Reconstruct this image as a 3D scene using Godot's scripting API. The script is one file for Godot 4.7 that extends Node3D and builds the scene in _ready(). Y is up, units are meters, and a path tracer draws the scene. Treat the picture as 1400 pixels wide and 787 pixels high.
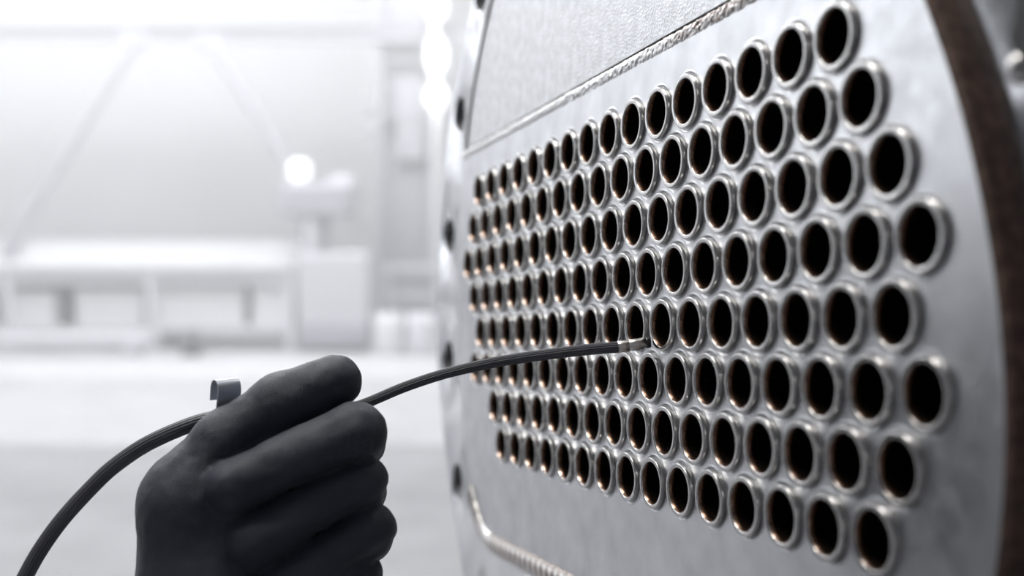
extends Node3D
# A tube-sheet inspection in a bright workshop: the round end of a heat exchanger at the right,
# a gloved hand that leads a thin probe towards one of its tubes, and a white hall behind.

const EYE := Vector3(0, 1.25, 0)
const PITCH := -0.05847          # the camera looks 3.35 degrees down
const FOCAL := 1595.6            # pixels of the 1400x787 frame
const PITCH_MM := 25.4           # distance between neighbouring tubes
const ROW_MM := 21.997
# the face of the exchanger: x along the rows, y up the face, z out of it (metres)
const FACE := Transform3D(Vector3(0.31794581, 0.10319134, 0.94247653), Vector3(-0.01567483, 0.99449563, -0.10359896), Vector3(-0.94797930, 0.01816569, 0.31781323), Vector3(0.09997014, 1.30716366, -0.36852144))

var used := {}
var M := {}
var rng := RandomNumberGenerator.new()


func _ready():
	rng.seed = 7
	set_view()
	materials()
	hall()
	task_lamp()
	exchanger()
	probe()
	person()
	workshop()
	haze()


# ------------------------------------------------------------------ view and light
func set_view():
	var cam := Camera3D.new()
	cam.name = "camera"
	var at := CameraAttributesPhysical.new()
	at.frustum_focal_length = 71.0
	at.frustum_focus_distance = 0.487
	at.frustum_near = 0.05
	at.frustum_far = 60.0
	at.exposure_aperture = 6.3
	at.exposure_multiplier = 1.0
	add_child(cam)
	cam.attributes = at
	cam.position = EYE
	cam.rotation.x = PITCH
	cam.current = true
	var want := rad_to_deg(2.0 * atan(393.5 / FOCAL))
	at.frustum_focal_length = 71.0 * tan(deg_to_rad(cam.fov / 2.0)) / tan(deg_to_rad(want / 2.0))
	var env := Environment.new()
	env.background_mode = Environment.BG_COLOR
	env.background_color = Color(0.97, 0.98, 1.0)
	env.volumetric_fog_enabled = true
	env.volumetric_fog_density = 0.0
	env.background_energy_multiplier = 3.6
	env.tonemap_mode = Environment.TONE_MAPPER_LINEAR
	env.tonemap_exposure = 1.06
	env.sdfgi_enabled = true
	env.ssao_enabled = true
	env.ssil_enabled = true
	var we := WorldEnvironment.new()
	we.name = "world_environment"
	we.environment = env
	add_child(we)
	# the ceiling panels: [x, z, width, length, energy]
	for p in [[-4.8, -9.3, 1.2, 2.4, 40.0], [-1.6, -9.3, 1.2, 2.4, 28.0], [1.6, -9.3, 1.2, 2.4, 22.0], [-4.8, -6.4, 1.2, 2.4, 11.0], [-1.6, -6.4, 1.2, 2.4, 12.0], [1.6, -6.4, 1.2, 2.4, 8.0]]:
		lamps.append(p)

var lamps := []


# a point seen at pixel (px, py) of the 1400x787 frame, d metres in front of the lens
func eye(px: float, py: float, d: float) -> Vector3:
	var c := Vector3((px - 700.0) / FOCAL * d, -(py - 393.5) / FOCAL * d, -d)
	return EYE + Basis(Vector3.RIGHT, PITCH) * c


# ------------------------------------------------------------------ names and metas
func numbered(called: String) -> String:
	used[called] = used.get(called, -1) + 1
	return called if used[called] == 0 else "%s_%03d" % [called, used[called]]


func tag(o: Node3D, label := "", category := "", group := "", kind := "") -> Node3D:
	if label: o.set_meta("label", label)
	if category: o.set_meta("category", category)
	if group: o.set_meta("group", group)
	if kind: o.set_meta("kind", kind)
	return o


func thing(called: String, label: String, category: String, at := Vector3.ZERO, group := "") -> Node3D:
	var o := Node3D.new()
	o.name = numbered(called)
	add_child(o)
	o.position = at
	return tag(o, label, category, group)


func put(called: String, mesh: Mesh, mat: Material, parent: Node = self, at := Vector3.ZERO) -> MeshInstance3D:
	var o := MeshInstance3D.new()
	o.name = numbered(called) if parent == self else called
	o.mesh = mesh
	o.material_override = mat
	o.position = at
	parent.add_child(o, true)
	return o


func struct(called: String, mesh: Mesh, mat: Material, at := Vector3.ZERO) -> MeshInstance3D:
	var o := put(called, mesh, mat, self, at)
	o.set_meta("kind", "structure")
	return o


# ------------------------------------------------------------------ shapes
func st_new() -> SurfaceTool:
	var st := SurfaceTool.new()
	st.begin(Mesh.PRIMITIVE_TRIANGLES)
	st.set_smooth_group(0)
	return st


func done(st: SurfaceTool) -> ArrayMesh:
	st.generate_normals()
	st.index()
	return st.commit()


# a triangle whose front is the side from which a, b, c run counter-clockwise
func tri(st: SurfaceTool, a: Vector3, b: Vector3, c: Vector3):
	st.add_vertex(a); st.add_vertex(c); st.add_vertex(b)


func quad(st: SurfaceTool, a: Vector3, b: Vector3, c: Vector3, d: Vector3):
	tri(st, a, b, c)
	tri(st, a, c, d)


func box(size: Vector3, bevel := 0.01) -> ArrayMesh:
	var st := st_new()
	add_box(st, Vector3.ZERO, size, bevel)
	return done(st)


func add_box(st: SurfaceTool, at: Vector3, size: Vector3, bevel := 0.01):
	st.set_smooth_group(-1)
	var h := size / 2.0
	var b: float = minf(bevel, minf(h.x, minf(h.y, h.z)) * 0.5)
	var face := func(n: Vector3, u: Vector3, v: Vector3) -> Array:
		var c := n * (n.abs().dot(h))
		var hu := u * (u.abs().dot(h) - b)
		var hv := v * (v.abs().dot(h) - b)
		return [at + c - hu - hv, at + c + hu - hv, at + c + hu + hv, at + c - hu + hv]
	var ax := [Vector3.RIGHT, Vector3.UP, Vector3.BACK]
	for i in 3:
		for s in [1.0, -1.0]:
			var n: Vector3 = ax[i] * s
			var u: Vector3 = ax[(i + 1) % 3]
			var v: Vector3 = n.cross(u)
			var f: Array = face.call(n, u, v)
			quad(st, f[0], f[1], f[2], f[3])
	# bevel strips and corners
	for i in 3:
		var a: Vector3 = ax[i]
		var e1: Vector3 = ax[(i + 1) % 3]
		var e2: Vector3 = ax[(i + 2) % 3]
		for s1 in [1.0, -1.0]:
			for s2 in [1.0, -1.0]:
				var la: Vector3 = a * (a.dot(h) - b)
				var p1: Vector3 = e1 * s1 * e1.dot(h) + e2 * s2 * (e2.dot(h) - b)
				var p2: Vector3 = e1 * s1 * (e1.dot(h) - b) + e2 * s2 * e2.dot(h)
				if s1 * s2 > 0:
					quad(st, at + p1 - la, at + p2 - la, at + p2 + la, at + p1 + la)
					st.set_smooth_group(-1)
				else:
					quad(st, at + p2 - la, at + p1 - la, at + p1 + la, at + p2 + la)
	for sx in [1.0, -1.0]:
		for sy in [1.0, -1.0]:
			for sz in [1.0, -1.0]:
				var px := at + Vector3(sx * h.x, sy * (h.y - b), sz * (h.z - b))
				var py := at + Vector3(sx * (h.x - b), sy * h.y, sz * (h.z - b))
				var pz := at + Vector3(sx * (h.x - b), sy * (h.y - b), sz * h.z)
				if sx * sy * sz > 0: tri(st, px, py, pz)
				else: tri(st, px, pz, py)
	st.set_smooth_group(0)


# turns a profile of (r, z) pairs round the z axis; the outside is on the left as the profile runs
func lathe(st: SurfaceTool, prof: Array, n := 40, at := Vector3.ZERO, bas := Basis.IDENTITY):
	for i in prof.size() - 1:
		for k in n:
			var a0 := TAU * k / n
			var a1 := TAU * (k + 1) / n
			var p: Vector2 = prof[i]
			var q: Vector2 = prof[i + 1]
			var v := [Vector3(p.x * cos(a0), p.x * sin(a0), p.y), Vector3(p.x * cos(a1), p.x * sin(a1), p.y), Vector3(q.x * cos(a1), q.x * sin(a1), q.y), Vector3(q.x * cos(a0), q.x * sin(a0), q.y)]
			for j in 4: v[j] = at + bas * v[j]
			if p.x < 1e-7: tri(st, v[0], v[2], v[3])
			elif q.x < 1e-7: tri(st, v[0], v[1], v[2])
			else: quad(st, v[0], v[1], v[2], v[3])


# a tube along points with a radius each; ribs > 0 gives the skin lengthwise ridges
func sweep(st: SurfaceTool, pts: Array, radii: Array, n := 16, ribs := 0, rib_h := 0.0, capped := true):
	var rings := []
	var u := Vector3.UP
	for i in pts.size():
		var t: Vector3 = (pts[mini(i + 1, pts.size() - 1)] - pts[maxi(i - 1, 0)]).normalized()
		u = (u - t * u.dot(t))
		if u.length() < 0.01: u = t.cross(Vector3.RIGHT)
		u = u.normalized()
		var w := t.cross(u)
		var ring := []
		for k in n:
			var a := TAU * k / n
			var r: float = radii[i]
			if ribs: r += rib_h * (absf(sin(a * ribs / 2.0)) - 0.6)
			ring.append(pts[i] + (u * cos(a) + w * sin(a)) * r)
		rings.append(ring)
	for i in rings.size() - 1:
		for k in n:
			var k1: int = (k + 1) % n
			quad(st, rings[i][k], rings[i][k1], rings[i + 1][k1], rings[i + 1][k])
	if capped:
		st.set_smooth_group(1)
		for k in n:
			var k1: int = (k + 1) % n
			tri(st, pts[0], rings[0][k1], rings[0][k])
			tri(st, pts[-1], rings[-1][k], rings[-1][k1])
		st.set_smooth_group(0)


func rod(a: Vector3, b: Vector3, r: float, n := 16) -> ArrayMesh:
	var st := st_new()
	sweep(st, [a, b], [r, r], n)
	return done(st)


# ------------------------------------------------------------------ materials
func noise_tex(freq: float, lo: Color, hi: Color, size := 512, octaves := 4, kind := FastNoiseLite.TYPE_SIMPLEX_SMOOTH, seed_ := 1) -> NoiseTexture2D:
	var n := FastNoiseLite.new()
	n.noise_type = kind
	n.frequency = freq
	n.fractal_octaves = octaves
	n.seed = seed_
	var g := Gradient.new()
	g.set_color(0, lo)
	g.set_color(1, hi)
	var t := NoiseTexture2D.new()
	t.width = size
	t.height = size
	t.seamless = true
	t.noise = n
	t.color_ramp = g
	return t


func grey(v: float) -> Color:
	return Color(v, v, v)


func mat(c: Color, rough: float, metal := 0.0) -> StandardMaterial3D:
	var m := StandardMaterial3D.new()
	m.albedo_color = c
	m.roughness = rough
	m.metallic = metal
	return m


func tri_map(m: StandardMaterial3D, per_metre: float) -> StandardMaterial3D:
	m.uv1_triplanar = true
	m.uv1_scale = Vector3.ONE * per_metre
	return m


func materials():
	var fine := noise_tex(0.035, grey(0.35), grey(1.0), 512, 5, FastNoiseLite.TYPE_SIMPLEX_SMOOTH, 3)
	var cloud := noise_tex(0.008, grey(0.90), grey(1.0), 512, 5, FastNoiseLite.TYPE_SIMPLEX_SMOOTH, 5)
	var grain := noise_tex(0.12, grey(0.0), grey(1.0), 512, 3, FastNoiseLite.TYPE_SIMPLEX_SMOOTH, 9)
	var cast := noise_tex(0.05, grey(0.0), grey(1.0), 512, 5, FastNoiseLite.TYPE_CELLULAR, 4)
	# machined steel of the tube sheet
	var s := tri_map(mat(Color(0.85, 0.855, 0.865), 0.36, 1.0), 9.0)
	s.albedo_texture = cloud
	s.roughness_texture = noise_tex(0.02, grey(0.75), grey(1.0), 512, 5, FastNoiseLite.TYPE_SIMPLEX_SMOOTH, 8)
	M.sheet = s
	# bare, grey, grainy steel of the upper plate
	var r := tri_map(mat(Color(0.91, 0.915, 0.925), 0.43, 0.9), 26.0)
	r.albedo_texture = cloud
	r.heightmap_enabled = true
	r.heightmap_texture = cast
	r.heightmap_scale = 0.022
	M.cast = r
	M.flange = tri_map(mat(Color(0.90, 0.905, 0.915), 0.2, 1.0), 6.0)
	M.flange.albedo_texture = cloud
	M.lip = mat(Color(0.74, 0.735, 0.73), 0.26, 1.0)
	M.bore = tri_map(mat(Color(0.40, 0.36, 0.34), 0.3, 0.9), 40.0)
	M.bore.albedo_texture = fine
	M.copper = tri_map(mat(Color(0.66, 0.53, 0.45), 0.3, 1.0), 40.0)
	M.copper.albedo_texture = fine
	M.hole = mat(Color(0.5, 0.5, 0.52), 0.5, 0.9)
	M.black = mat(Color(0.03, 0.03, 0.035), 0.5)
	var rust := tri_map(mat(Color(1, 1, 1), 0.75, 0.2), 14.0)
	rust.albedo_texture = noise_tex(0.02, Color(0.16, 0.11, 0.09), Color(0.42, 0.33, 0.29), 512, 5, FastNoiseLite.TYPE_SIMPLEX_SMOOTH, 21)
	rust.heightmap_enabled = true
	rust.heightmap_texture = grain
	rust.heightmap_scale = 0.02
	M.rust = rust
	var w := mat(Color(1, 1, 1), 0.36, 0.9)
	w.vertex_color_use_as_albedo = true
	M.weld = w
	# knitted, coated glove
	var im := Image.create(256, 256, false, Image.FORMAT_RGB8)
	for y in 256:
		for x in 256:
			var h := 0.5 + 0.25 * sin(TAU * x / 16.0) * (0.6 + 0.4 * sin(TAU * (y / 16.0 + 0.5 * float((x / 16) % 2)))) + 0.25 * sin(TAU * y / 8.0) * 0.5
			im.set_pixel(x, y, grey(h))
	M.knit = ImageTexture.create_from_image(im)
	var g := tri_map(mat(Color(0.14, 0.168, 0.222), 0.55), 80.0)
	g.heightmap_enabled = true
	g.heightmap_texture = M.knit
	g.heightmap_scale = 0.03
	g.rim_enabled = true
	g.rim = 0.2
	g.rim_tint = 0.2
	M.glove = g
	var sl := tri_map(mat(Color(0.10, 0.11, 0.13), 0.9), 60.0)
	sl.heightmap_enabled = true
	sl.heightmap_texture = M.knit
	sl.heightmap_scale = 0.03
	M.sleeve = sl
	M.sheath = mat(Color(0.30, 0.305, 0.33), 0.45)
	M.braid = tri_map(mat(Color(0.29, 0.295, 0.32), 0.5), 150.0)
	M.braid.heightmap_enabled = true
	M.braid.heightmap_texture = M.knit
	M.braid.heightmap_scale = 0.006
	M.ferrule = mat(Color(0.76, 0.75, 0.74), 0.3, 1.0)
	M.dark_metal = mat(Color(0.24, 0.25, 0.27), 0.35, 0.9)
	M.clip = mat(Color(0.72, 0.74, 0.77), 0.4, 0.7)
	# the hall
	var f := mat(Color(0.64, 0.64, 0.65), 0.5)
	f.uv1_triplanar = true
	f.uv1_world_triplanar = true
	f.uv1_scale = Vector3.ONE * 0.35
	f.albedo_texture = noise_tex(0.012, grey(0.9), grey(1.0), 512, 5, FastNoiseLite.TYPE_SIMPLEX_SMOOTH, 31)
	M.floor = f
	var pf := f.duplicate() as StandardMaterial3D
	pf.albedo_color = Color(0.86, 0.86, 0.87)
	M.painted_floor = pf
	var wf := f.duplicate() as StandardMaterial3D
	wf.albedo_color = Color(0.75, 0.75, 0.76)
	M.worn_floor = wf
	M.wall = mat(Color(0.93, 0.93, 0.945), 0.8)
	M.dado = mat(Color(0.13, 0.14, 0.16), 0.7)
	M.white = mat(Color(0.92, 0.92, 0.93), 0.5)
	M.pale = mat(Color(0.90, 0.90, 0.92), 0.5)
	M.mid = mat(Color(0.82, 0.82, 0.84), 0.5)
	M.deep = mat(Color(0.68, 0.68, 0.71), 0.5)
	var glass := mat(Color(1, 1, 1, 0.05), 0.02)
	glass.transparency = BaseMaterial3D.TRANSPARENCY_ALPHA
	M.glass = glass
	var glow := mat(Color(1, 1, 1), 0.5)
	glow.emission_enabled = true
	glow.emission = Color(1, 1, 1)
	glow.emission_energy_multiplier = 2.5
	M.glow = glow
	var bulb := glow.duplicate() as StandardMaterial3D
	bulb.emission_energy_multiplier = 1.6
	M.bulb = bulb
	M.shade = mat(Color(0.67, 0.67, 0.70), 0.5)
	M.dark_paint = mat(Color(0.32, 0.32, 0.34), 0.5)


# ------------------------------------------------------------------ the hall
func hall():
	struct("floor", box(Vector3(16.4, 0.2, 20.4), 0.0), M.floor, Vector3(-1.0, -0.1, -4.0))
	struct("floor_middle", box(Vector3(15.2, 0.004, 2.8), 0.0), M.worn_floor, Vector3(-1.0, 0.002, -7.8))
	struct("floor_far", box(Vector3(15.2, 0.004, 4.4), 0.0), M.painted_floor, Vector3(-1.0, 0.002, -11.4))
	struct("ceiling", box(Vector3(16.4, 0.2, 20.4), 0.0), M.wall, Vector3(-1.0, 5.7, -4.0))
	struct("wall_back", box(Vector3(16.4, 5.6, 0.2), 0.0), M.wall, Vector3(-1.0, 2.8, -13.7))
	struct("wall_front", box(Vector3(16.4, 5.6, 0.2), 0.0), M.wall, Vector3(-1.0, 2.8, 5.7))
	struct("wall_right", box(Vector3(0.2, 5.6, 19.2), 0.0), M.dado, Vector3(6.7, 2.8, -4.0))
	# the left wall: sill wall, head wall and piers round four windows
	var st := st_new()
	add_box(st, Vector3(0, 0.75, -0.7), Vector3(0.2, 1.5, 12.6), 0.0)
	add_box(st, Vector3(0, 5.45, -4.0), Vector3(0.2, 0.3, 19.2), 0.0)
	for k in 5:
		add_box(st, Vector3(0, 3.4, 4.1 - 4.5 * k), Vector3(0.2, 3.8, 1.2), 0.0)
	for z in [1.85, -2.65]: add_box(st, Vector3(0, 3.4, z), Vector3(0.2, 3.8, 3.3), 0.0)
	add_box(st, Vector3(0, 3.4, 5.15), Vector3(0.2, 3.8, 0.9), 0.0)
	struct("wall_left", done(st), M.dado, Vector3(-8.7, 0, 0))
	struct("wall_left_far", box(Vector3(0.2, 1.5, 6.6), 0.0), M.wall, Vector3(-8.7, 0.75, -10.3))
	for k in range(2, 4):
		var z := 1.85 - 4.5 * k
		var s2 := st_new()
		for y in [1.53, 5.27]: add_box(s2, Vector3(0, y - 3.4, 0), Vector3(0.1, 0.06, 3.3), 0.0)
		for zz in [-1.62, -0.55, 0.55, 1.62]: add_box(s2, Vector3(0, 0, zz), Vector3(0.1, 3.7, 0.06), 0.0)
		var fr := struct("window_%d" % (k - 1), done(s2), M.white, Vector3(-8.7, 3.4, z))
		for zz in [-1.085, 0.0, 1.085]:
			put("pane", box(Vector3(0.008, 3.68, 1.02), 0.0), M.glass, fr, Vector3(0, 0, zz))
	var i := 0
	for p in lamps:
		var where := ["deep at the left by the back wall", "deep in the middle by the back wall", "deep at the right by the back wall", "over the left of the middle bay", "over the centre of the middle bay", "over the right of the middle bay"]
		var t := thing("ceiling_light", "white ceiling light panel " + where[i], "ceiling light", Vector3(p[0], 5.6, p[1]), "ceiling light panels")
		put("frame", box(Vector3(p[2] + 0.06, 0.08, p[3] + 0.06), 0.01), M.white, t, Vector3(0, -0.04, 0))
		put("diffuser", box(Vector3(p[2], 0.01, p[3]), 0.0), M.glow, t, Vector3(0, -0.086, 0))
		var l := AreaLight3D.new()
		l.name = "panel_light"
		l.area_size = Vector2(p[2], p[3])
		l.light_energy = p[4]
		l.light_color = Color(0.985, 0.99, 1.0)
		l.area_range = 40.0
		l.area_attenuation = 2.0
		l.shadow_enabled = true
		t.add_child(l)
		l.position = Vector3(0, -0.11, 0)
		l.rotation.x = -PI / 2
		i += 1


# a shaded inspection lamp on a cord, up and to the left of the tube face
func task_lamp():
	var at := Vector3(-0.48, 2.45, -0.62)
	var t := thing("inspection_lamp", "flat white inspection lamp hanging on a cord above the tube face", "lamp", at)
	put("shade", box(Vector3(0.44, 0.06, 0.6), 0.01), M.white, t, Vector3(0, 0.035, 0))
	put("diffuser", box(Vector3(0.36, 0.008, 0.52), 0.0), M.glow, t)
	put("cord", rod(Vector3(0, 0.06, 0), Vector3(0, 5.6 - at.y, 0), 0.006, 8), M.black, t)
	var l := AreaLight3D.new()
	l.name = "lamp_light"
	l.area_size = Vector2(0.36, 0.52)
	l.light_energy = 1.7
	l.light_color = Color(1.0, 0.985, 0.96)
	l.area_range = 30.0
	l.area_attenuation = 2.0
	l.shadow_enabled = true
	t.add_child(l)
	l.position = Vector3(0, -0.02, 0)
	l.rotation.x = -PI / 2


# ------------------------------------------------------------------ the heat exchanger
const HUB := Vector2(-187.0, -85.0)   # centre of the round face, mm
const CHORD_TOP := 25.0
const CHORD_LOW := -211.0


func around(table: Array, a: float) -> float:      # smooth, closed: [degrees, millimetres] with falling degrees
	var d := rad_to_deg(wrapf(a, -PI, PI))
	var n := table.size()
	for k in n:
		var p: Array = table[k]
		var q: Array = table[(k + 1) % n]
		var gap: float = p[0] - q[0] if k < n - 1 else p[0] - q[0] + 360.0
		var into: float = fposmod(p[0] - d, 360.0)
		if into <= gap:
			return cubic_interpolate(p[1], q[1], table[(k + n - 1) % n][1], table[(k + 2) % n][1], into / gap)
	return table[0][1]


# the face and its flange are not quite round
func rim_r(a: float) -> float:
	return around([[175, 252.5], [160, 257.0], [145, 260.5], [130, 262.0], [100, 259.0], [70, 252.0], [45, 246.5], [25, 245.0], [10, 250.5], [-5, 258.0], [-20, 262.0], [-50, 263.0], [-80, 260.0], [-110, 256.0], [-140, 251.0], [-165, 251.0]], a)


func out_r(a: float) -> float:
	return around([[178, 338.0], [165, 335.0], [150, 325.0], [135, 317.0], [90, 318.0], [45, 320.0], [0, 325.0], [-45, 320.0], [-90, 318.0], [-140, 320.0], [-155, 322.0], [-168, 330.0]], a)


func mm(x: float, y: float, z: float) -> Vector3:
	return Vector3(x, y, z) * 0.001


func rim_at(a: float, grow := 0.0) -> Vector2:
	return HUB + Vector2(cos(a), sin(a)) * (rim_r(a) + grow)


func disc(lo: float, hi: float, grow := 0.0) -> PackedVector2Array:   # the round face between two heights
	var circle := PackedVector2Array()
	for k in 180: circle.append(rim_at(TAU * k / 180.0, grow))
	var band := PackedVector2Array([Vector2(-600, lo), Vector2(300, lo), Vector2(300, hi), Vector2(-600, hi)])
	return Geometry2D.intersect_polygons(circle, band)[0]


func flat(st: SurfaceTool, poly: PackedVector2Array, z: float):
	var ix := Geometry2D.triangulate_polygon(poly)
	for k in range(0, ix.size(), 3):
		var a := poly[ix[k]]
		var b := poly[ix[k + 1]]
		var c := poly[ix[k + 2]]
		if (b - a).cross(c - a) < 0:
			var t := b
			b = c
			c = t
		tri(st, mm(a.x, a.y, z), mm(b.x, b.y, z), mm(c.x, c.y, z))


func exchanger():
	var ex := thing("heat_exchanger", "round steel heat exchanger end with rows of open tubes in a flanged face", "heat exchanger")
	ex.transform = FACE
	# rows of tubes: first column offset and count
	var rows := [[0.0, 16], [-0.5, 17], [-1.0, 18], [-1.5, 18], [-1.0, 17], [-1.5, 18], [-1.0, 16], [-0.5, 15]]
	var holes := {}
	for r in rows.size():
		for k in rows[r][1]:
			holes[Vector2i(roundi(2.0 * (rows[r][0] + k)), r)] = true
	# tube sheet: one six-sided cell per tube, plain cells beyond
	var st := st_new()
	var outline := disc(CHORD_LOW, CHORD_TOP, -2.5)
	var ap := PITCH_MM / 2.0
	var prof := [Vector2(12.6, -2.0), Vector2(12.4, -2.0), Vector2(12.32, -1.97), Vector2(12.1, -1.82), Vector2(11.8, -1.8), Vector2(11.5, -2.15), Vector2(11.2, -2.6), Vector2(10.85, -2.8), Vector2(10.5, -2.8)]
	for r in range(-4, 14):
		for h in range(-10, 42):
			if posmod(h + r, 2) == 1: continue
			var c := Vector2(-h * PITCH_MM / 2.0, -r * ROW_MM)
			if holes.has(Vector2i(h, r)):
				for k in 48:
					var a0 := TAU * k / 48
					var a1 := TAU * (k + 1) / 48
					var e0 := ap / cos(wrapf(a0, -PI / 6, PI / 6))
					var e1 := ap / cos(wrapf(a1, -PI / 6, PI / 6))
					var last0 := Vector3(c.x + e0 * cos(a0), c.y + e0 * sin(a0), -2.0)
					var last1 := Vector3(c.x + e1 * cos(a1), c.y + e1 * sin(a1), -2.0)
					for p in prof:
						var n0 := Vector3(c.x + p.x * cos(a0), c.y + p.x * sin(a0), p.y)
						var n1 := Vector3(c.x + p.x * cos(a1), c.y + p.x * sin(a1), p.y)
						quad(st, n0 * 0.001, last0 * 0.001, last1 * 0.001, n1 * 0.001)
						last0 = n0
						last1 = n1
			else:
				var hex := PackedVector2Array()
				for k in 6: hex.append(c + Vector2.from_angle(PI / 6 + PI / 3 * k) * ap / cos(PI / 6))
				for poly in Geometry2D.intersect_polygons(hex, outline):
					if poly.size() > 2: flat(st, poly, -2.0)
	put("tube_sheet", done(st), M.sheet, ex)
	# tubes
	var scale_mm := func(v): return v * 0.001
	var lip := st_new()
	lathe(lip, [Vector2(10.6, -3.2), Vector2(10.75, -2.6), Vector2(10.75, -0.5), Vector2(10.7, -0.25), Vector2(10.58, -0.08), Vector2(10.4, -0.02), Vector2(10.25, 0.0), Vector2(9.3, -0.1), Vector2(9.08, -0.14), Vector2(8.95, -0.26), Vector2(8.88, -0.5)].map(scale_mm), 48)
	var lip_mesh := done(lip)
	var mouth := st_new()
	lathe(mouth, [Vector2(8.88, -0.5), Vector2(8.72, -0.8), Vector2(8.5, -1.3), Vector2(8.36, -1.8), Vector2(8.3, -2.4), Vector2(8.32, -3.0), Vector2(8.4, -3.4)].map(scale_mm), 48)
	var mouth_mesh := done(mouth)
	var bore := st_new()
	lathe(bore, [Vector2(8.4, -3.4), Vector2(8.4, -8.0), Vector2(8.4, -30.0), Vector2(8.4, -80.0), Vector2(8.4, -300.0), Vector2(0.0, -300.0)].map(scale_mm), 40)
	var bore_mesh := done(bore)
	for key in holes:
		var t := put("tube", lip_mesh, M.lip, ex, mm(-key.x * PITCH_MM / 2.0, -key.y * ROW_MM, 0))
		put("mouth", mouth_mesh, M.copper, t)
		put("bore", bore_mesh, M.bore, t)
	# upper plate, lower plate
	st = st_new()
	flat(st, disc(CHORD_TOP + 6.6, 240.0, -2.5), -3.0)
	put("upper_plate", done(st), M.cast, ex)
	st = st_new()
	flat(st, disc(-400.0, CHORD_LOW - 10.0, 0.0), -10.0)
	put("lower_plate", done(st), M.flange, ex)
	# rusty chamfer and edge of the raised face
	st = st_new()
	for k in 360:
		var a0 := TAU * k / 360.0
		var a1 := TAU * (k + 1) / 360.0
		var mid := rim_at((a0 + a1) / 2.0)
		if mid.y < CHORD_LOW: continue
		var pr := [[-2.5, -2.0], [-1.6, -2.15], [0.0, -2.6], [0.4, -3.2], [0.5, -10.2]]
		for j in 4:
			var p0 := rim_at(a0, pr[j][0])
			var p1 := rim_at(a1, pr[j][0])
			var q0 := rim_at(a0, pr[j + 1][0])
			var q1 := rim_at(a1, pr[j + 1][0])
			quad(st, mm(p0.x, p0.y, pr[j][1]), mm(q0.x, q0.y, pr[j + 1][1]), mm(q1.x, q1.y, pr[j + 1][1]), mm(p1.x, p1.y, pr[j][1]))
	put("rim", done(st), M.rust, ex)
	weld_low(ex)
	weld_top(ex)
	flange(ex)
	# shell behind and the saddle that carries it
	st = st_new()
	lathe(st, [Vector2(0.0, -0.62), Vector2(0.20, -0.60), Vector2(0.27, -0.54), Vector2(0.28, -0.48), Vector2(0.28, -0.03)], 64, mm(HUB.x, HUB.y, 0))
	put("shell", done(st), M.flange, ex)
	var low := mm(HUB.x, HUB.y, -300.0)
	var wp: Vector3 = FACE * low
	st = st_new()
	for s in [-1.0, 1.0]:
		var foot := wp + Vector3(s * 0.16, 0, 0)
		var inv := FACE.affine_inverse()
		sweep(st, [inv * Vector3(foot.x, 0.0, foot.z), inv * Vector3(foot.x, wp.y - 0.12, foot.z)], [0.04, 0.04], 12)
	put("saddle", done(st), M.deep, ex)
	bolt(ex)


func weld_low(ex: Node3D):       # the rippled bead along the lower chord
	var st := st_new()
	var nu := 560
	var nv := 12
	var x0 := -410.0
	var x1 := 40.0
	var noise := FastNoiseLite.new()
	noise.frequency = 0.3
	var g := []
	var col := []
	for i in nu + 1:
		var x: float = lerp(x0, x1, float(i) / nu)
		var rowp := []
		var rowc := []
		for j in nv + 1:
			var t := float(j) / nv
			# the bead bends up at its ends, along the rim
			var curl: float = 26.0 * pow(clampf((-372.0 - x) / 38.0, 0.0, 1.0), 2.0)
			var y: float = CHORD_LOW + 2.5 - 17.0 * t + curl * (1.0 - 0.4 * t)
			var ph: float = (x + 5.0 * (t - 0.5) * (t - 0.5) * 4.0) / 8.5
			var saw: float = ph - floor(ph)
			var z: float = -2.4 + 4.6 * sin(PI * clampf(t * 0.9 + 0.02, 0, 1)) - 7.4 * t * t + 0.7 * (1.0 - saw) + 0.25 * noise.get_noise_2d(x, y)
			if j == 0: z = -4.2
			if j == nv: z = -10.2
			rowp.append(mm(x, y, z))
			var tint: float = smoothstep(0.42, 0.7, saw) * (1.0 - smoothstep(0.93, 1.0, saw)) * smoothstep(0.05, 0.3, t) * smoothstep(-376.0, -360.0, x)
			var c := Color(0.70, 0.68, 0.66).lerp(Color(0.13, 0.05, 0.02), tint * 0.95)
			if j < 2: c = Color(0.12, 0.10, 0.09) if x > -372.0 else c
			rowc.append(c)
		g.append(rowp)
		col.append(rowc)
	for i in nu:
		for j in nv:
			for q in [[i, j], [i, j + 1], [i + 1, j + 1], [i, j], [i + 1, j + 1], [i + 1, j]]:
				st.set_color(col[q[0]][q[1]])
				st.add_vertex(g[q[0]][q[1]])
	put("weld_bead", flip(st), M.weld, ex).set_meta("label", "rippled weld bead with brown heat marks")


func flip(st: SurfaceTool) -> ArrayMesh:     # closes a grid that was added counter-clockwise
	st.index()
	var m := st.commit()
	var a := m.surface_get_arrays(0)
	var ix: PackedInt32Array = a[Mesh.ARRAY_INDEX]
	for k in range(0, ix.size(), 3):
		var t := ix[k + 1]
		ix[k + 1] = ix[k + 2]
		ix[k + 2] = t
	a[Mesh.ARRAY_INDEX] = ix
	var m2 := ArrayMesh.new()
	m2.add_surface_from_arrays(Mesh.PRIMITIVE_TRIANGLES, a)
	var s2 := SurfaceTool.new()
	s2.create_from(m2, 0)
	s2.generate_normals()
	return s2.commit()


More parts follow.
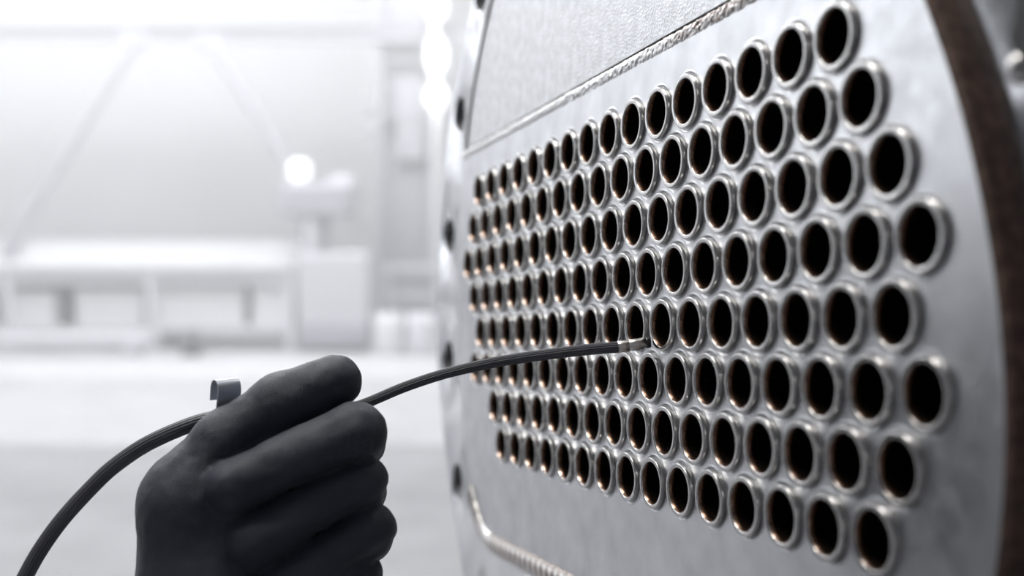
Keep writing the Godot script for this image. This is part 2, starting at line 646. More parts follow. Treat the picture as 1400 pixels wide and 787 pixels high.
func weld_top(ex: Node3D):       # the rough seam between tube sheet and upper plate
	var st := st_new()
	var noise := FastNoiseLite.new()
	noise.frequency = 0.22
	noise.fractal_octaves = 3
	var nu := 620
	var nv := 12
	var g := []
	var col := []
	for i in nu + 1:
		var x: float = lerp(-419.0, 28.0, float(i) / nu)
		var rowp := []
		var rowc := []
		for j in nv + 1:
			var t := float(j) / nv
			var y: float = CHORD_TOP - 0.4 + 7.2 * t + (0.7 * noise.get_noise_2d(x, 50.0) if j > 0 and j < nv else 0.0)
			var z: float = -2.1 + 0.8 * sin(PI * minf(t / 0.78, 1.0)) * (0.75 + 0.8 * noise.get_noise_2d(x * 0.7, y * 1.4)) + 0.5 * noise.get_noise_2d(x * 2.0, y * 2.0)
			if t > 0.78: z = -4.4
			if j == 0: z = -2.05
			if j == nv: z = -2.95
			rowp.append(mm(x, y, z))
			var worn: float = smoothstep(-145.0, -95.0, x + 30.0 * noise.get_noise_2d(x, y))
			var c := Color(0.72, 0.72, 0.72).lerp(Color(0.20, 0.14, 0.11), worn * clampf(0.25 + 0.75 * t + noise.get_noise_2d(x * 1.5, y * 1.5 + 40.0), 0.0, 0.8))
			if t > 0.78: c = Color(0.15, 0.14, 0.135)
			rowc.append(c)
		g.append(rowp)
		col.append(rowc)
	for i in nu:
		for j in nv:
			for q in [[i, j], [i + 1, j], [i + 1, j + 1], [i, j], [i + 1, j + 1], [i, j + 1]]:
				st.set_color(col[q[0]][q[1]])
				st.add_vertex(g[q[0]][q[1]])
	put("weld_seam", flip(st), M.weld, ex).set_meta("label", "ragged pale weld seam with a dark crack above")


func flange(ex: Node3D):         # the ring round the face with its bolt holes
	var st := st_new()
	var fl := MeshInstance3D.new()
	fl.name = "flange"
	ex.add_child(fl)
	var n := 22
	var dark := st_new()
	for k in n:
		var am := deg_to_rad(-176.2) + TAU * k / n
		var half := PI / n
		var c := HUB + Vector2.from_angle(am) * 304.0
		var edge := PackedVector2Array()
		for j in 13: edge.append(HUB + Vector2.from_angle(am - half + half * j / 6.0) * out_r(am - half + half * j / 6.0))
		for j in 13: edge.append(rim_at(am + half - half * j / 6.0))
		var ring := []
		for j in 40:
			var d := Vector2.from_angle(TAU * j / 40)
			var hit := c
			for e in edge.size():
				var p = Geometry2D.segment_intersects_segment(c, c + d * 400.0, edge[e], edge[(e + 1) % edge.size()])
				if p != null: hit = p
			ring.append(hit)
		# the true corners
		for e in [0, 12, 13, 25]:
			var a: float = (edge[e] - c).angle()
			var j := posmod(roundi(a / TAU * 40), 40)
			ring[j] = edge[e]
		for j in 40:
			var j1 := (j + 1) % 40
			var d0 := Vector2.from_angle(TAU * j / 40)
			var d1 := Vector2.from_angle(TAU * j1 / 40)
			var last := [ring[j], ring[j1], -10.0]
			for pr in [[12.6, -10.0], [12.0, -10.4], [11.9, -36.0]]:
				var into := st if pr[1] > -30.0 else dark
				var q0: Vector2 = c + d0 * pr[0]
				var q1: Vector2 = c + d1 * pr[0]
				quad(into, mm(q0.x, q0.y, pr[1]), mm(last[0].x, last[0].y, last[2]), mm(last[1].x, last[1].y, last[2]), mm(q1.x, q1.y, pr[1]))
				last = [q0, q1, pr[1]]
			tri(dark, mm(c.x, c.y, -36.0), mm(last[0].x, last[0].y, -36.0), mm(last[1].x, last[1].y, -36.0))
		put("bolt_hole", done(dark), M.hole, fl)
		dark = st_new()
	for k in 180:
		var a0 := TAU * k / 180.0
		var a1 := TAU * (k + 1) / 180.0
		var p0 := HUB + Vector2.from_angle(a0) * out_r(a0)
		var p1 := HUB + Vector2.from_angle(a1) * out_r(a1)
		st.set_smooth_group(3)
		quad(st, mm(p0.x, p0.y, -40.0), mm(p1.x, p1.y, -40.0), mm(p1.x, p1.y, -10.0), mm(p0.x, p0.y, -10.0))
		st.set_smooth_group(0)
		var c0 := HUB + Vector2.from_angle(a0) * 270.0
		var c1 := HUB + Vector2.from_angle(a1) * 270.0
		quad(st, mm(p1.x, p1.y, -40.0), mm(p0.x, p0.y, -40.0), mm(c0.x, c0.y, -40.0), mm(c1.x, c1.y, -40.0))
	fl.mesh = done(st)
	fl.material_override = M.flange


func bolt(ex: Node3D):           # the one black hex bolt in view at the right
	var st := st_new()
	var at := mm(106.0, -26.0, 0.0)
	st.set_smooth_group(-1)
	lathe(st, [Vector2(0.0118, -0.010), Vector2(0.0118, 0.016), Vector2(0.0108, 0.018), Vector2(0.0, 0.018)].map(func(v): return v), 6, at)
	var b := put("bolt", done(st), M.black, ex)
	b.set_meta("label", "black hex bolt head")
	st = st_new()
	lathe(st, [Vector2(0.0165, -0.0101), Vector2(0.0165, -0.0075), Vector2(0.016, -0.007), Vector2(0.006, -0.007)], 40, at)
	put("washer", done(st), M.lip, b)
	st = st_new()
	lathe(st, [Vector2(0.002, -0.0101), Vector2(0.002, 0.003), Vector2(0.0042, 0.003), Vector2(0.0042, 0.0045), Vector2(0.0037, 0.0062), Vector2(0.0022, 0.0075), Vector2(0.0, 0.008)], 24, mm(84.5, -29.5, 0.0))
	put("screw", done(st), M.lip, ex).set_meta("label", "small bright dome headed screw")


# ------------------------------------------------------------------ the probe
func smooth_path(keys: Array, per := 8) -> Array:      # keys: [px, py, depth, radius mm]
	var c := Curve3D.new()
	var pts := []
	var rad := []
	var P := keys.map(func(k): return eye(k[0], k[1], k[2]))
	for i in keys.size() - 1:
		var p0: Vector3 = P[maxi(i - 1, 0)]
		var p3: Vector3 = P[mini(i + 2, keys.size() - 1)]
		for k in per:
			var t := float(k) / per
			pts.append((P[i] as Vector3).cubic_interpolate(P[i + 1], p0, p3, t))
			rad.append(lerpf(keys[i][3], keys[i + 1][3], t) * 0.001)
	pts.append(P[-1])
	rad.append(keys[-1][3] * 0.001)
	return [pts, rad]


func probe():
	var pr := thing("inspection_probe", "thin dark ribbed probe cable with a silver tip, held before the tube rows", "probe", eye(400, 560, 0.475))
	var off := pr.position
	var back := func(p): return [p[0].map(func(v): return v - off), p[1]]
	var line: Array = back.call(smooth_path([[846, 474, 0.4862, 2.25], [800, 478, 0.4855, 2.2], [750, 484, 0.485, 2.15], [700, 491, 0.484, 2.1], [650, 500.5, 0.482, 2.05], [600, 513, 0.48, 2.0], [550, 530, 0.478, 2.0], [500, 551, 0.476, 2.0], [440, 572, 0.476, 2.0]], 8))
	var st := st_new()
	sweep(st, line[0], line[1], 96, 16, 0.00035)
	put("cable", done(st), M.braid, pr)
	var s: Array = back.call(smooth_path([[450, 569, 0.476, 2.3], [430, 573, 0.476, 3.0], [350, 572, 0.476, 3.1], [300, 571, 0.475, 3.1], [260, 580.5, 0.474, 3.1], [202, 606, 0.473, 3.1], [156, 637, 0.472, 3.1], [124, 667, 0.471, 3.1], [86.5, 708, 0.470, 3.1], [58, 747, 0.469, 3.1], [35, 787, 0.468, 3.1], [5, 850, 0.466, 3.1], [-25, 960, 0.462, 3.1], [-40, 1200, 0.455, 3.1]], 8))
	st = st_new()
	sweep(st, s[0], s[1], 96, 16, 0.00022)
	put("sheath", done(st), M.sheath, pr).set_meta("label", "thicker smooth dark sleeve")
	# silver ferrule and dark tip
	var a := eye(846, 474, 0.4862) - off
	var b := eye(889, 467.5, 0.4868) - off
	var z := (b - a).normalized()
	var x := Vector3.UP.cross(z).normalized()
	var bas := Basis(x, z.cross(x), z)
	var L := (b - a).length()
	st = st_new()
	lathe(st, [Vector2(0.0, -0.0005), Vector2(0.0022, -0.0005), Vector2(0.00245, -0.0002), Vector2(0.00245, L * 0.30), Vector2(0.0023, L * 0.31), Vector2(0.0023, L * 0.34), Vector2(0.0024, L * 0.35), Vector2(0.0024, L * 0.86), Vector2(0.0022, L * 0.87), Vector2(0.0, L * 0.87)], 40, a, bas)
	put("ferrule", done(st), M.ferrule, pr)
	st = st_new()
	lathe(st, [Vector2(0.0, L * 0.84), Vector2(0.00225, L * 0.84), Vector2(0.00235, L * 0.9), Vector2(0.00235, L * 0.97), Vector2(0.0021, L), Vector2(0.0014, L), Vector2(0.0013, L * 0.985), Vector2(0.0, L * 0.985)], 40, a, bas)
	put("tip", done(st), M.dark_metal, pr)
	# the bent metal clip on the sheath, behind the thumb
	st = st_new()
	var w := 0.0034
	var prof := []
	for k in 17:
		var t := PI * k / 16
		prof.append(Vector2(-cos(t) * w, sin(t) * w * 1.35))
	prof.push_front(Vector2(-w, -0.0045))
	prof.append(Vector2(w * 0.7, -0.013))
	var th := 0.0008
	var len_ := 0.010
	for i in prof.size() - 1:
		var p: Vector2 = prof[i]
		var q: Vector2 = prof[i + 1]
		var mi := Vector2(0, maxf(p.y, -0.02) if p.y < 0 else 0.0)
		var pi: Vector2 = p - (p - mi).normalized() * th
		var mj := Vector2(0, q.y if q.y < 0 else 0.0)
		var qi: Vector2 = q - (q - mj).normalized() * th
		st.set_smooth_group(0)
		quad(st, Vector3(p.x, p.y, 0), Vector3(p.x, p.y, len_), Vector3(q.x, q.y, len_), Vector3(q.x, q.y, 0))
		st.set_smooth_group(1)
		quad(st, Vector3(qi.x, qi.y, 0), Vector3(qi.x, qi.y, len_), Vector3(pi.x, pi.y, len_), Vector3(pi.x, pi.y, 0))
		st.set_smooth_group(-1)
		quad(st, Vector3(p.x, p.y, len_), Vector3(pi.x, pi.y, len_), Vector3(qi.x, qi.y, len_), Vector3(q.x, q.y, len_))
		quad(st, Vector3(q.x, q.y, 0), Vector3(qi.x, qi.y, 0), Vector3(pi.x, pi.y, 0), Vector3(p.x, p.y, 0))
	var clip := put("clip", done(st), M.clip, pr, eye(324, 531, 0.470) - off)
	clip.set_meta("label", "small bent grey metal clip")
	clip.rotation = Vector3(0.0, deg_to_rad(-48.0), deg_to_rad(-8.0))


# ------------------------------------------------------------------ the hand
var bones := []      # [group, a, b, ra, rb]
const FINGER := 0.001
var folds := []       # [a, b, depth, width]: creases in the glove, pressed in from the back of the hand


func cap_d(p: Vector3, a: Vector3, b: Vector3, ra: float, rb: float) -> float:
	var ab := b - a
	var t := clampf((p - a).dot(ab) / ab.length_squared(), 0.0, 1.0)
	return p.distance_to(a + ab * t) - lerpf(ra, rb, t)


func smin(a: float, b: float, k: float) -> float:
	var h := maxf(k - absf(a - b), 0.0) / k
	return minf(a, b) - h * h * k * 0.25


func hand_d(p: Vector3) -> float:
	var d := [1.0, 1.0, 1.0, 1.0, 1.0, 1.0]
	for b in bones:
		var v := cap_d(p, b[1], b[2], b[3], b[4])
		var g: int = b[0]
		d[g] = v if d[g] > 0.9 else smin(d[g], v, 0.010 if g == 0 else 0.004)
	var f: float = d[2]
	for g in [3, 4, 5]: f = smin(f, d[g], FINGER)
	var r := smin(smin(d[0], d[1], 0.013), smin(f, d[0], 0.006), 0.0015)
	if r < 0.008 and r > -0.008:
		for w in folds:
			var v: Vector3 = p - w[0]
			var ab: Vector3 = w[1] - w[0]
			v.z = 0.0
			ab.z = 0.0
			var t := clampf(v.dot(ab) / ab.length_squared(), 0.0, 1.0)
			var far: float = (v - ab * t).length_squared() / (w[3] * w[3])
			if far < 6.0 and p.z > w[4]: r += w[2] * exp(-far) * (1.0 - absf(2.0 * t - 1.0) * 0.6)
	return r


func person():
	# joints as [px, py, depth]; the palm and metacarpals are group 0, thumb 1, fingers 2 to 5
	var J := {
		"wrist": [285, 900, 0.452, 30.0], "fore": [330, 1120, 0.43, 30.0],
		"i_mcp": [324, 662, 0.4465, 12.8], "i_pip": [486, 592, 0.4515, 11.4], "i_dip": [493, 606, 0.481, 9.5], "i_tip": [440, 618, 0.486, 8.5],
		"m_mcp": [350, 736, 0.4455, 12.8], "m_pip": [489, 660, 0.4545, 11.2], "m_dip": [494, 672, 0.482, 9.5], "m_tip": [440, 684, 0.487, 8.5],
		"r_mcp": [386, 806, 0.4465, 12.2], "r_pip": [501, 725, 0.4565, 11.0], "r_dip": [504, 735, 0.483, 9.2], "r_tip": [445, 746, 0.488, 8.2],
		"p_mcp": [405, 868, 0.451, 11.5], "p_pip": [487, 785, 0.4595, 9.5], "p_dip": [492, 795, 0.482, 8.2], "p_tip": [445, 805, 0.487, 7.5],
		"i_kn": [305, 685, 0.462, 14.5], "m_kn": [328, 755, 0.461, 14.0], "r_kn": [355, 824, 0.461, 13.5], "p_kn": [385, 876, 0.460, 12.0],
		"t_cmc": [250, 800, 0.458, 17.0], "t_mcp": [260, 688, 0.459, 16.6], "t_ip0": [310, 604, 0.459, 12.6], "t_ip": [385, 549, 0.461, 11.2], "t_tip": [458, 521, 0.464, 10.7],
	}
	var home := eye(360, 690, 0.46)
	var q := {}
	for k in J: q[k] = eye(J[k][0], J[k][1], J[k][2]) - home
	var bone := func(g: int, a: String, b: String, ka := 1.0, kb := 1.0): bones.append([g, q[a], q[b], J[a][3] * 0.001 * ka, J[b][3] * 0.001 * kb])
	bone.call(0, "wrist", "i_kn", 0.75, 1.0)
	bone.call(0, "wrist", "m_kn", 0.75, 1.0)
	bone.call(0, "wrist", "r_kn", 0.75, 1.0)
	bone.call(0, "wrist", "p_kn", 0.75, 1.0)
	bone.call(0, "wrist", "t_mcp", 0.8, 0.9)
	bone.call(0, "wrist", "fore", 0.95, 1.0)
	bone.call(0, "i_kn", "t_mcp", 1.0, 0.9)
	bone.call(0, "t_cmc", "t_mcp")
	bone.call(1, "t_mcp", "t_ip0", 0.85, 1.0)
	bone.call(1, "t_ip0", "t_ip")
	bone.call(1, "t_ip", "t_tip")
	var g := 2
	for f in ["i", "m", "r", "p"]:
		bone.call(g, f + "_mcp", f + "_pip", 0.95, 1.0)
		bone.call(g, f + "_pip", f + "_dip")
		bone.call(g, f + "_dip", f + "_tip")
		g += 1
	# the web between thumb and forefinger
	bones.append([0, eye(330, 640, 0.468) - home, eye(425, 580, 0.478) - home, 0.013, 0.009])
	# the inside of the fist, behind the fingers
	for w in [[472, 640, 405, 712], [480, 715, 425, 775], [480, 775, 440, 820]]:
		bones.append([0, eye(w[0], w[1], 0.470) - home, eye(w[2], w[3], 0.473) - home, 0.009, 0.010])
	# the deep side of the palm, behind the knuckles
	bones.append([0, eye(300, 760, 0.470) - home, eye(360, 700, 0.476) - home, 0.018, 0.012])
	bones.append([0, eye(320, 840, 0.468) - home, eye(390, 790, 0.476) - home, 0.018, 0.012])
	for w in [[345, 700, 452, 638, 2.6, 3.0], [430, 648, 512, 626, 1.8, 2.2], [350, 696, 405, 704, 1.2, 2.6], [385, 756, 478, 704, 2.6, 3.0], [455, 718, 534, 674, 1.8, 2.2], [440, 795, 530, 750, 2.0, 2.6], [298, 636, 372, 584, 2.4, 3.2], [370, 726, 392, 758, 0.7, 3.0], [420, 545, 497, 521, 0.5, 1.1], [262, 622, 232, 655, 0.7, 2.0], [455, 604, 470, 625, 0.5, 1.8], [478, 680, 455, 690, 0.8, 2.4], [505, 570, 512, 605, 0.5, 1.2], [508, 640, 516, 672, 0.5, 1.2], [515, 702, 525, 740, 0.5, 1.2], [440, 770, 500, 738, 0.6, 1.6], [420, 505, 445, 498, 0.5, 1.4]]:
		folds.append([eye(w[0], w[1], 0.445) - home, eye(w[2], w[3], 0.445) - home, w[4] * 0.001, w[5] * 0.001, -0.004])
	var pr := thing("person", "right hand in a black knitted work glove, closed round a thin dark cable", "person", home)
	var wr := FastNoiseLite.new()
	wr.seed = 5
	wr.frequency = 130.0
	wr.fractal_octaves = 2
	var lo := Vector3(-0.064, -0.125, -0.055)
	var hi := Vector3(0.064, 0.072, 0.058)
	put("work_glove", nets(lo, hi, 0.00125, hand_d, wr, 0.0004), M.glove, pr)
	# the sleeve, from the cuff down towards the arm
	var st := st_new()
	var c0 := eye(318, 1060, 0.437) - home
	var c1 := eye(350, 1250, 0.42) - home
	var c2 := eye(430, 1900, 0.34) - home
	sweep(st, [c0, c0.lerp(c1, 0.06), c0.lerp(c1, 0.5), c1, c1.lerp(c2, 0.3), c1.lerp(c2, 0.7), c2], [0.035, 0.037, 0.038, 0.041, 0.044, 0.05, 0.054], 32)
	put("sleeve", done(st), M.sleeve, pr)


# surface nets over a distance function
func nets(lo: Vector3, hi: Vector3, cell: float, fn: Callable, noise: FastNoiseLite, amp: float) -> ArrayMesh:
	var n := Vector3i(((hi - lo) / cell).ceil())
	n = Vector3i(ceili(n.x / 4.0) * 4, ceili(n.y / 4.0) * 4, ceili(n.z / 4.0) * 4)
	var m := n + Vector3i.ONE
	var val := PackedFloat32Array()
	val.resize(m.x * m.y * m.z)
	val.fill(1.0)
	var sx := 1
	var sy := m.x
	var sz := m.x * m.y
	var reach := cell * 4.0
	for bz in n.z / 4:
		for by in n.y / 4:
			for bx in n.x / 4:
				var c := lo + Vector3(bx * 4 + 2, by * 4 + 2, bz * 4 + 2) * cell
				var d: float = fn.call(c)
				var near := absf(d) < reach
				for z in 5:
					for y in 5:
						for x in 5:
							var at := (bx * 4 + x) + (by * 4 + y) * sy + (bz * 4 + z) * sz
							if not near:
								if val[at] == 1.0: val[at] = d
								continue
							if val[at] != 1.0 and x in [0] and false: continue
							var p := lo + Vector3(bx * 4 + x, by * 4 + y, bz * 4 + z) * cell
							val[at] = fn.call(p) + amp * noise.get_noise_3dv(p)
	var index := {}
	var verts := PackedVector3Array()
	var corners := [0, sx, sy, sx + sy, sz, sx + sz, sy + sz, sx + sy + sz]
	var off := [Vector3(0, 0, 0), Vector3(1, 0, 0), Vector3(0, 1, 0), Vector3(1, 1, 0), Vector3(0, 0, 1), Vector3(1, 0, 1), Vector3(0, 1, 1), Vector3(1, 1, 1)]
	var edges := [[0, 1], [2, 3], [4, 5], [6, 7], [0, 2], [1, 3], [4, 6], [5, 7], [0, 4], [1, 5], [2, 6], [3, 7]]
	for z in n.z:
		for y in n.y:
			for x in n.x:
				var at := x + y * sy + z * sz
				var inside := 0
				for c in corners:
					if val[at + c] < 0.0: inside += 1
				if inside == 0 or inside == 8: continue
				var sum := Vector3.ZERO
				var cnt := 0
				for e in edges:
					var v0 := val[at + corners[e[0]]]
					var v1 := val[at + corners[e[1]]]
					if (v0 < 0.0) != (v1 < 0.0):
						sum += (off[e[0]] as Vector3).lerp(off[e[1]], v0 / (v0 - v1))
						cnt += 1
				index[at] = verts.size()
				verts.append(lo + (Vector3(x, y, z) + sum / cnt) * cell)
	var ix := PackedInt32Array()
	var face := func(a: int, b: int, c: int, d: int, turn: bool):
		if turn: ix.append_array([a, c, b, a, d, c])
		else: ix.append_array([a, b, c, a, c, d])
	for key in index:
		var at: int = key
		for ax in [[sx, sy, sz], [sy, sz, sx], [sz, sx, sy]]:
			var b0: int = at - ax[1]
			var b1: int = at - ax[2]
			var b2: int = at - ax[1] - ax[2]
			if not (index.has(b0) and index.has(b1) and index.has(b2)): continue
			var s0: bool = val[at] < 0.0
			var s1: bool = val[at + ax[0]] < 0.0
			if s0 == s1: continue
			face.call(index[b2], index[b0], index[at], index[b1], s0)
	# smooth normals from the distance function's slope
	var nor := PackedVector3Array()
	nor.resize(verts.size())
	for k in range(0, ix.size(), 3):
		var fn_ := (verts[ix[k + 2]] - verts[ix[k]]).cross(verts[ix[k + 1]] - verts[ix[k]])
		for j in 3: nor[ix[k + j]] += fn_
	for k in nor.size(): nor[k] = nor[k].normalized()
	var arr := []
	arr.resize(Mesh.ARRAY_MAX)
	arr[Mesh.ARRAY_VERTEX] = verts
	arr[Mesh.ARRAY_NORMAL] = nor
	arr[Mesh.ARRAY_INDEX] = ix
	var out := ArrayMesh.new()
	out.add_surface_from_arrays(Mesh.PRIMITIVE_TRIANGLES, arr)
	return out


# ------------------------------------------------------------------ the workshop behind
# a box that stands at depth d and spans the given pixels
func span(x0: float, y0: float, x1: float, y1: float, d: float, deep: float, bevel := 0.02) -> Array:
	var a := eye(x0, y0, d)
	var b := eye(x1, y1, d)
	var c := (a + b) / 2.0
	return [box(Vector3(absf(b.x - a.x), absf(a.y - b.y), deep), bevel), c]


func piece(called: String, parent: Node3D, m: Material, x0: float, y0: float, x1: float, y1: float, d: float, deep: float, bevel := 0.02) -> MeshInstance3D:
	var s := span(x0, y0, x1, y1, d, deep, bevel)
	return put(called, s[0], m, parent, s[1] - (parent as Node3D).position)


func workshop():
	var D := 11.4
	# the steel frame: a long beam and two braces that run down from it
	var t := thing("beam", "long pale steel beam across the hall high above the workbench", "beam", eye(240, 46, 11.9))
	var zb := t.position
	for y in [-0.065, 0.065]:
		put("beam_flange", box(Vector3(8.6, 0.025, 0.16), 0.004), M.deep, t, Vector3(-1.2, y, 0))
	put("beam_web", box(Vector3(8.6, 0.13, 0.03), 0.0), M.deep, t, Vector3(-1.2, 0, 0))
	var b1 := thing("brace", "pale diagonal brace that slopes down to the left from the long beam", "brace", eye(188, 52, 11.68))
	put("pipe", rod(Vector3.ZERO, eye(8, 345, 11.68) - b1.position, 0.055), M.deep, b1)
	put("wall_bracket", box(Vector3(0.08, 0.08, 1.93), 0.006), M.deep, b1, eye(8, 345, 11.68) - b1.position + Vector3(0, 0, -0.95))
	put("end_plate", box(Vector3(0.3, 0.2, 0.02), 0.004), M.deep, b1, Vector3(-0.03, -0.03, 0))
	var b2 := thing("brace", "pale diagonal brace that slopes down to the right from the long beam", "brace", eye(284, 54, 11.68))
	put("pipe", rod(Vector3.ZERO, eye(412, 250, 11.68) - b2.position, 0.055), M.deep, b2)
	put("wall_bracket", box(Vector3(0.08, 0.08, 1.89), 0.006), M.deep, b2, eye(412, 250, 11.68) - b2.position + Vector3(0, 0, -0.93))
	put("end_plate", box(Vector3(0.3, 0.2, 0.02), 0.004), M.deep, b2, Vector3(0.03, -0.03, 0))
	# column
	var base := eye(559, 455, 12.3)
	t = thing("column", "wide pale steel column beside the exchanger flange, with boxes on its left side", "column", Vector3(base.x, 0, base.z))
	for x in [-0.27, 0.27]:
		put("column_flange", box(Vector3(0.05, 5.6, 0.45), 0.006), M.deep, t, Vector3(x, 2.8, 0))
	put("column_web", box(Vector3(0.52, 5.6, 0.04), 0.0), M.deep, t, Vector3(0, 2.8, 0.02))
	for y in [[88, 0.12], [165, 0.35]]:
		put("stiffener", box(Vector3(0.5, 0.03, 0.4), 0.004), M.deep, t, Vector3(0, eye(559, y[0], 12.3).y, 0.0))
	put("base_plate", box(Vector3(0.8, 0.03, 0.7), 0.006), M.deep, t, Vector3(0, 0.015, 0))
	for y in [[150, 0.14], [181, 0.09]]:
		put("switch_box", box(Vector3(0.14, y[1], 0.16), 0.01), M.shade, t, Vector3(-0.36, eye(510, y[0], 12.3).y, 0.1))
	put("control_panel", box(Vector3(0.3, 0.85, 0.12), 0.012), M.shade, t, Vector3(0.05, eye(545, 165, 12.3).y, 0.12))
	# bulkhead lamps one above the other
	var words := ["topmost", "middle", "lowest"]
	var ys := [8, 75, 133]
	for k in 3:
		var p := eye(596, ys[k], 11.6)
		t = thing("wall_lamp", "%s of three glowing oval lamps above one another beside the wide column" % words[k], "lamp", p, "oval lamps beside the column")
		var lens_ := put("lens", flipped_lathe([Vector2(0.09, -0.04), Vector2(0.085, 0.0), Vector2(0.05, 0.04), Vector2(0, 0.05)], 24), M.bulb, t)
		lens_.scale = Vector3(1.0, [1.3, 1.9, 1.3][k], 1.0)
		put("housing", flipped_lathe([Vector2(0, -0.10), Vector2(0.105, -0.10), Vector2(0.11, -0.03), Vector2(0.092, -0.03)], 24), M.white, t).scale = lens_.scale
		var l := OmniLight3D.new()
		l.name = "lamp_light"
		l.light_energy = 0.2
		l.light_size = 0.08
		l.omni_range = 30.0
		l.omni_attenuation = 2.0
		l.shadow_enabled = true
		t.add_child(l)
		l.position = Vector3(0, 0, 0.14)
	t = thing("lamp_pole", "slim white pole that carries the three oval lamps", "pole", Vector3(eye(596, 300, 11.7).x, 0, eye(596, 300, 11.7).z))
	put("tube", rod(Vector3(0, 0, 0), Vector3(0, 5.6, 0), 0.03), M.white, t)
	put("foot", box(Vector3(0.25, 0.02, 0.25), 0.004), M.white, t, Vector3(0, 0.01, 0))
	# pillar drill on its cabinet
	t = thing("drill_press", "pale grey pillar drill with a boxy head behind the gloved hand", "drill press", Vector3(eye(434, 300, 11.2).x, 0, eye(434, 300, 11.2).z))
	piece("head", t, M.shade, 386, 250, 484, 297, 11.2, 0.5, 0.05)
	piece("motor", t, M.mid, 450, 240, 486, 262, 11.25, 0.3, 0.05)
	piece("neck", t, M.shade, 412, 295, 447, 352, 11.2, 0.3, 0.03)
	put("spindle", rod(Vector3(-0.03, eye(0, 300, 11.2).y, 0.2), Vector3(-0.03, eye(0, 345, 11.2).y, 0.2), 0.05), M.mid, t)
	piece("cabinet", t, M.mid, 414, 345, 508, 442, 11.2, 0.6, 0.03)
	piece("door", t, M.shade, 470, 355, 503, 430, 11.0, 0.16, 0.01)
	piece("plinth", t, M.deep, 418, 438, 508, 470, 11.2, 0.62, 0.02)
	var hl := thing("work_lamp", "small round glowing work lamp on top of the pillar drill head", "lamp", eye(408, 233, 11.1))
	put("lens", flipped_lathe([Vector2(0.10, -0.06), Vector2(0.09, 0.02), Vector2(0.05, 0.06), Vector2(0, 0.07)], 24), M.bulb, hl)
	put("shade", flipped_lathe([Vector2(0, -0.12), Vector2(0.06, -0.12), Vector2(0.115, -0.05), Vector2(0.102, -0.05)], 24), M.white, hl)
	put("stem", rod(Vector3(0, -0.05, -0.09), Vector3(0, -0.14, -0.09), 0.03), M.pale, hl)
	# workbench
	var wz: float = eye(0, 350, 11.4).z
	var wx: float = (eye(-160, 350, 11.4).x + eye(412, 350, 11.4).x) / 2.0
	var wl: float = eye(412, 350, 11.4).x - eye(-160, 350, 11.4).x
	t = thing("workbench", "long white topped workbench with a grey front rail and open lower shelf", "workbench", Vector3(wx, 0, wz))
	var top: float = eye(0, 348, 11.4).y
	put("backboard", box(Vector3(wl, 0.2, 0.03), 0.004), M.white, t, Vector3(0, top + 0.02, -0.38))
	put("worktop", box(Vector3(wl, 0.05, 0.85), 0.008), M.white, t, Vector3(0, top - 0.1, 0))
	put("front_rail", box(Vector3(wl - 0.04, 0.13, 0.04), 0.006), M.mid, t, Vector3(0, top - 0.195, 0.36))
	for x in [-0.5, -0.17, 0.17, 0.5]:
		for z in [-0.35, 0.35]:
			put("leg", box(Vector3(0.07, top - 0.13, 0.07), 0.006), M.pale, t, Vector3(x * (wl - 0.1), (top - 0.13) / 2.0, z))
	put("shelf", box(Vector3(wl - 0.1, 0.03, 0.72), 0.004), M.pale, t, Vector3(0, 0.22, 0))
	put("back_panel", box(Vector3(wl - 0.1, 0.4, 0.015), 0.0), M.white, t, Vector3(0, 0.44, -0.33))
	var bins := [[218, 340, 388, "long white storage box on the workbench shelf, second from the pillar drill"], [115, 205, 392, "wide white storage box on the workbench shelf, nearest the middle"], [20, 85, 396, "pale storage box on the workbench shelf, towards the left end"], [352, 408, 384, "white storage box on the workbench shelf beside the pillar drill"]]
	for b in bins:
		var a := eye(b[0], b[2], 11.35)
		var c := eye(b[1], b[2], 11.35)
		var hh: float = a.y - 0.235
		var bx := thing("storage_box", b[3], "box", Vector3((a.x + c.x) / 2.0, 0.235, wz + 0.05), "storage boxes under the workbench")
		put("body", box(Vector3(c.x - a.x, hh * 0.8, 0.5), 0.015), M.white, bx, Vector3(0, hh * 0.4, 0))
		put("lid", box(Vector3(c.x - a.x + 0.03, hh * 0.18, 0.53), 0.012), M.white, bx, Vector3(0, hh * 0.9, 0))
	# low pipe rack in front of the bench at the left
	var e := eye(-60, 449, 10.6)
	var e2 := eye(205, 428, 10.7)
	t = thing("pipe", "grey steel pipe lying low along the foot of the workbench", "pipe", (e + e2) / 2.0 )
	t.position.y = 0.1
	put("tube", rod(Vector3(e.x, 0.05, e.z) - Vector3((e.x + e2.x) / 2, 0, (e.z + e2.z) / 2), Vector3(e2.x, 0.05, e2.z) - Vector3((e.x + e2.x) / 2, 0, (e.z + e2.z) / 2), 0.07, 24), M.mid, t)
	for s in [-0.42, 0.42]:
		put("chock", box(Vector3(0.12, 0.12, 0.24), 0.01), M.mid, t, Vector3(s * (e2.x - e.x), -0.04, 0))
	# jack stand
	var js := eye(262, 460, 10.7)
	t = thing("jack_stand", "small dark jack stand on the floor before the workbench", "stand", Vector3(js.x, 0, js.z))
	put("foot", flipped_lathe_y([Vector2(0, 0.0), Vector2(0.11, 0.0), Vector2(0.10, 0.03), Vector2(0.045, 0.10), Vector2(0.04, 0.16)], 20), M.dark_paint, t)
	put("screw", rod(Vector3(0, 0.14, 0), Vector3(0, 0.22, 0), 0.025), M.mid, t)
	put("saddle", box(Vector3(0.14, 0.03, 0.12), 0.008), M.dark_paint, t, Vector3(0, 0.225, 0))
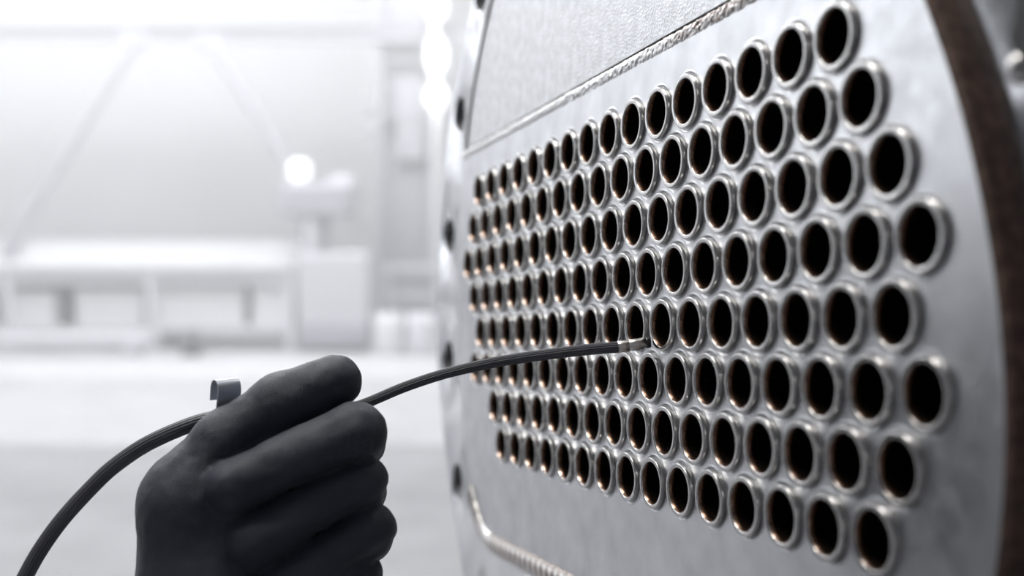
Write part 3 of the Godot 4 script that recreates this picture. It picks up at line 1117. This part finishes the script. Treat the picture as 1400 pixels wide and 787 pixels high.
	# right of the column: a guard rail and two drums
	var ga := eye(525, 365, 11.9)
	var gb := eye(735, 365, 11.9)
	t = thing("guard_rail", "low grey guard rail between the column and the exchanger flange", "railing", Vector3((ga.x + gb.x) / 2.0, 0, ga.z + 0.4))
	for y in [ga.y, ga.y - 0.28]:
		put("rail", rod(Vector3(-0.75, y, 0), Vector3(0.75, y, 0), 0.035), M.mid, t)
	for x in [-0.7, 0.0, 0.7]:
		put("post", rod(Vector3(x, 0, 0), Vector3(x, ga.y + 0.03, 0), 0.03), M.mid, t)
	for k in 2:
		var dp := eye([535, 580][k], 450, 11.0)
		t = thing("drum", ["white drum standing on the floor at the foot of the wide column", "pale drum standing on the floor close to the exchanger flange"][k], "drum", Vector3(dp.x, 0, dp.z + 0.2))
		put("body", flipped_lathe_y([Vector2(0, 0.0), Vector2(0.135, 0.0), Vector2(0.14, 0.01), Vector2(0.14, 0.13), Vector2(0.147, 0.14), Vector2(0.14, 0.15), Vector2(0.14, 0.26), Vector2(0.147, 0.27), Vector2(0.14, 0.28), Vector2(0.14, 0.38), Vector2(0.13, 0.385), Vector2(0, 0.38)], 28), [M.white, M.pale][k], t)
		put("cap", flipped_lathe_y([Vector2(0.025, 0.38), Vector2(0.025, 0.4), Vector2(0, 0.4)], 16), M.mid, t, Vector3(0.07, 0, 0))


func flipped_lathe(prof: Array, n: int) -> ArrayMesh:
	var st := st_new()
	lathe(st, prof, n)
	return done(st)


func flipped_lathe_y(prof: Array, n: int) -> ArrayMesh:
	var st := st_new()
	lathe(st, prof, n, Vector3.ZERO, Basis(Vector3.RIGHT, -PI / 2))
	return done(st)


# white working haze that hangs in the far half of the hall
func haze():
	var f := FogVolume.new()
	f.name = "haze"
	f.size = Vector3(15.0, 5.4, 8.4)
	f.position = Vector3(-1.0, 2.75, -9.35)
	var m := FogMaterial.new()
	m.albedo = Color(1, 1, 1)
	m.density = 0.115
	f.material = m
	add_child(f)
	tag(f, "pale white haze in the far part of the hall", "haze", "", "stuff")
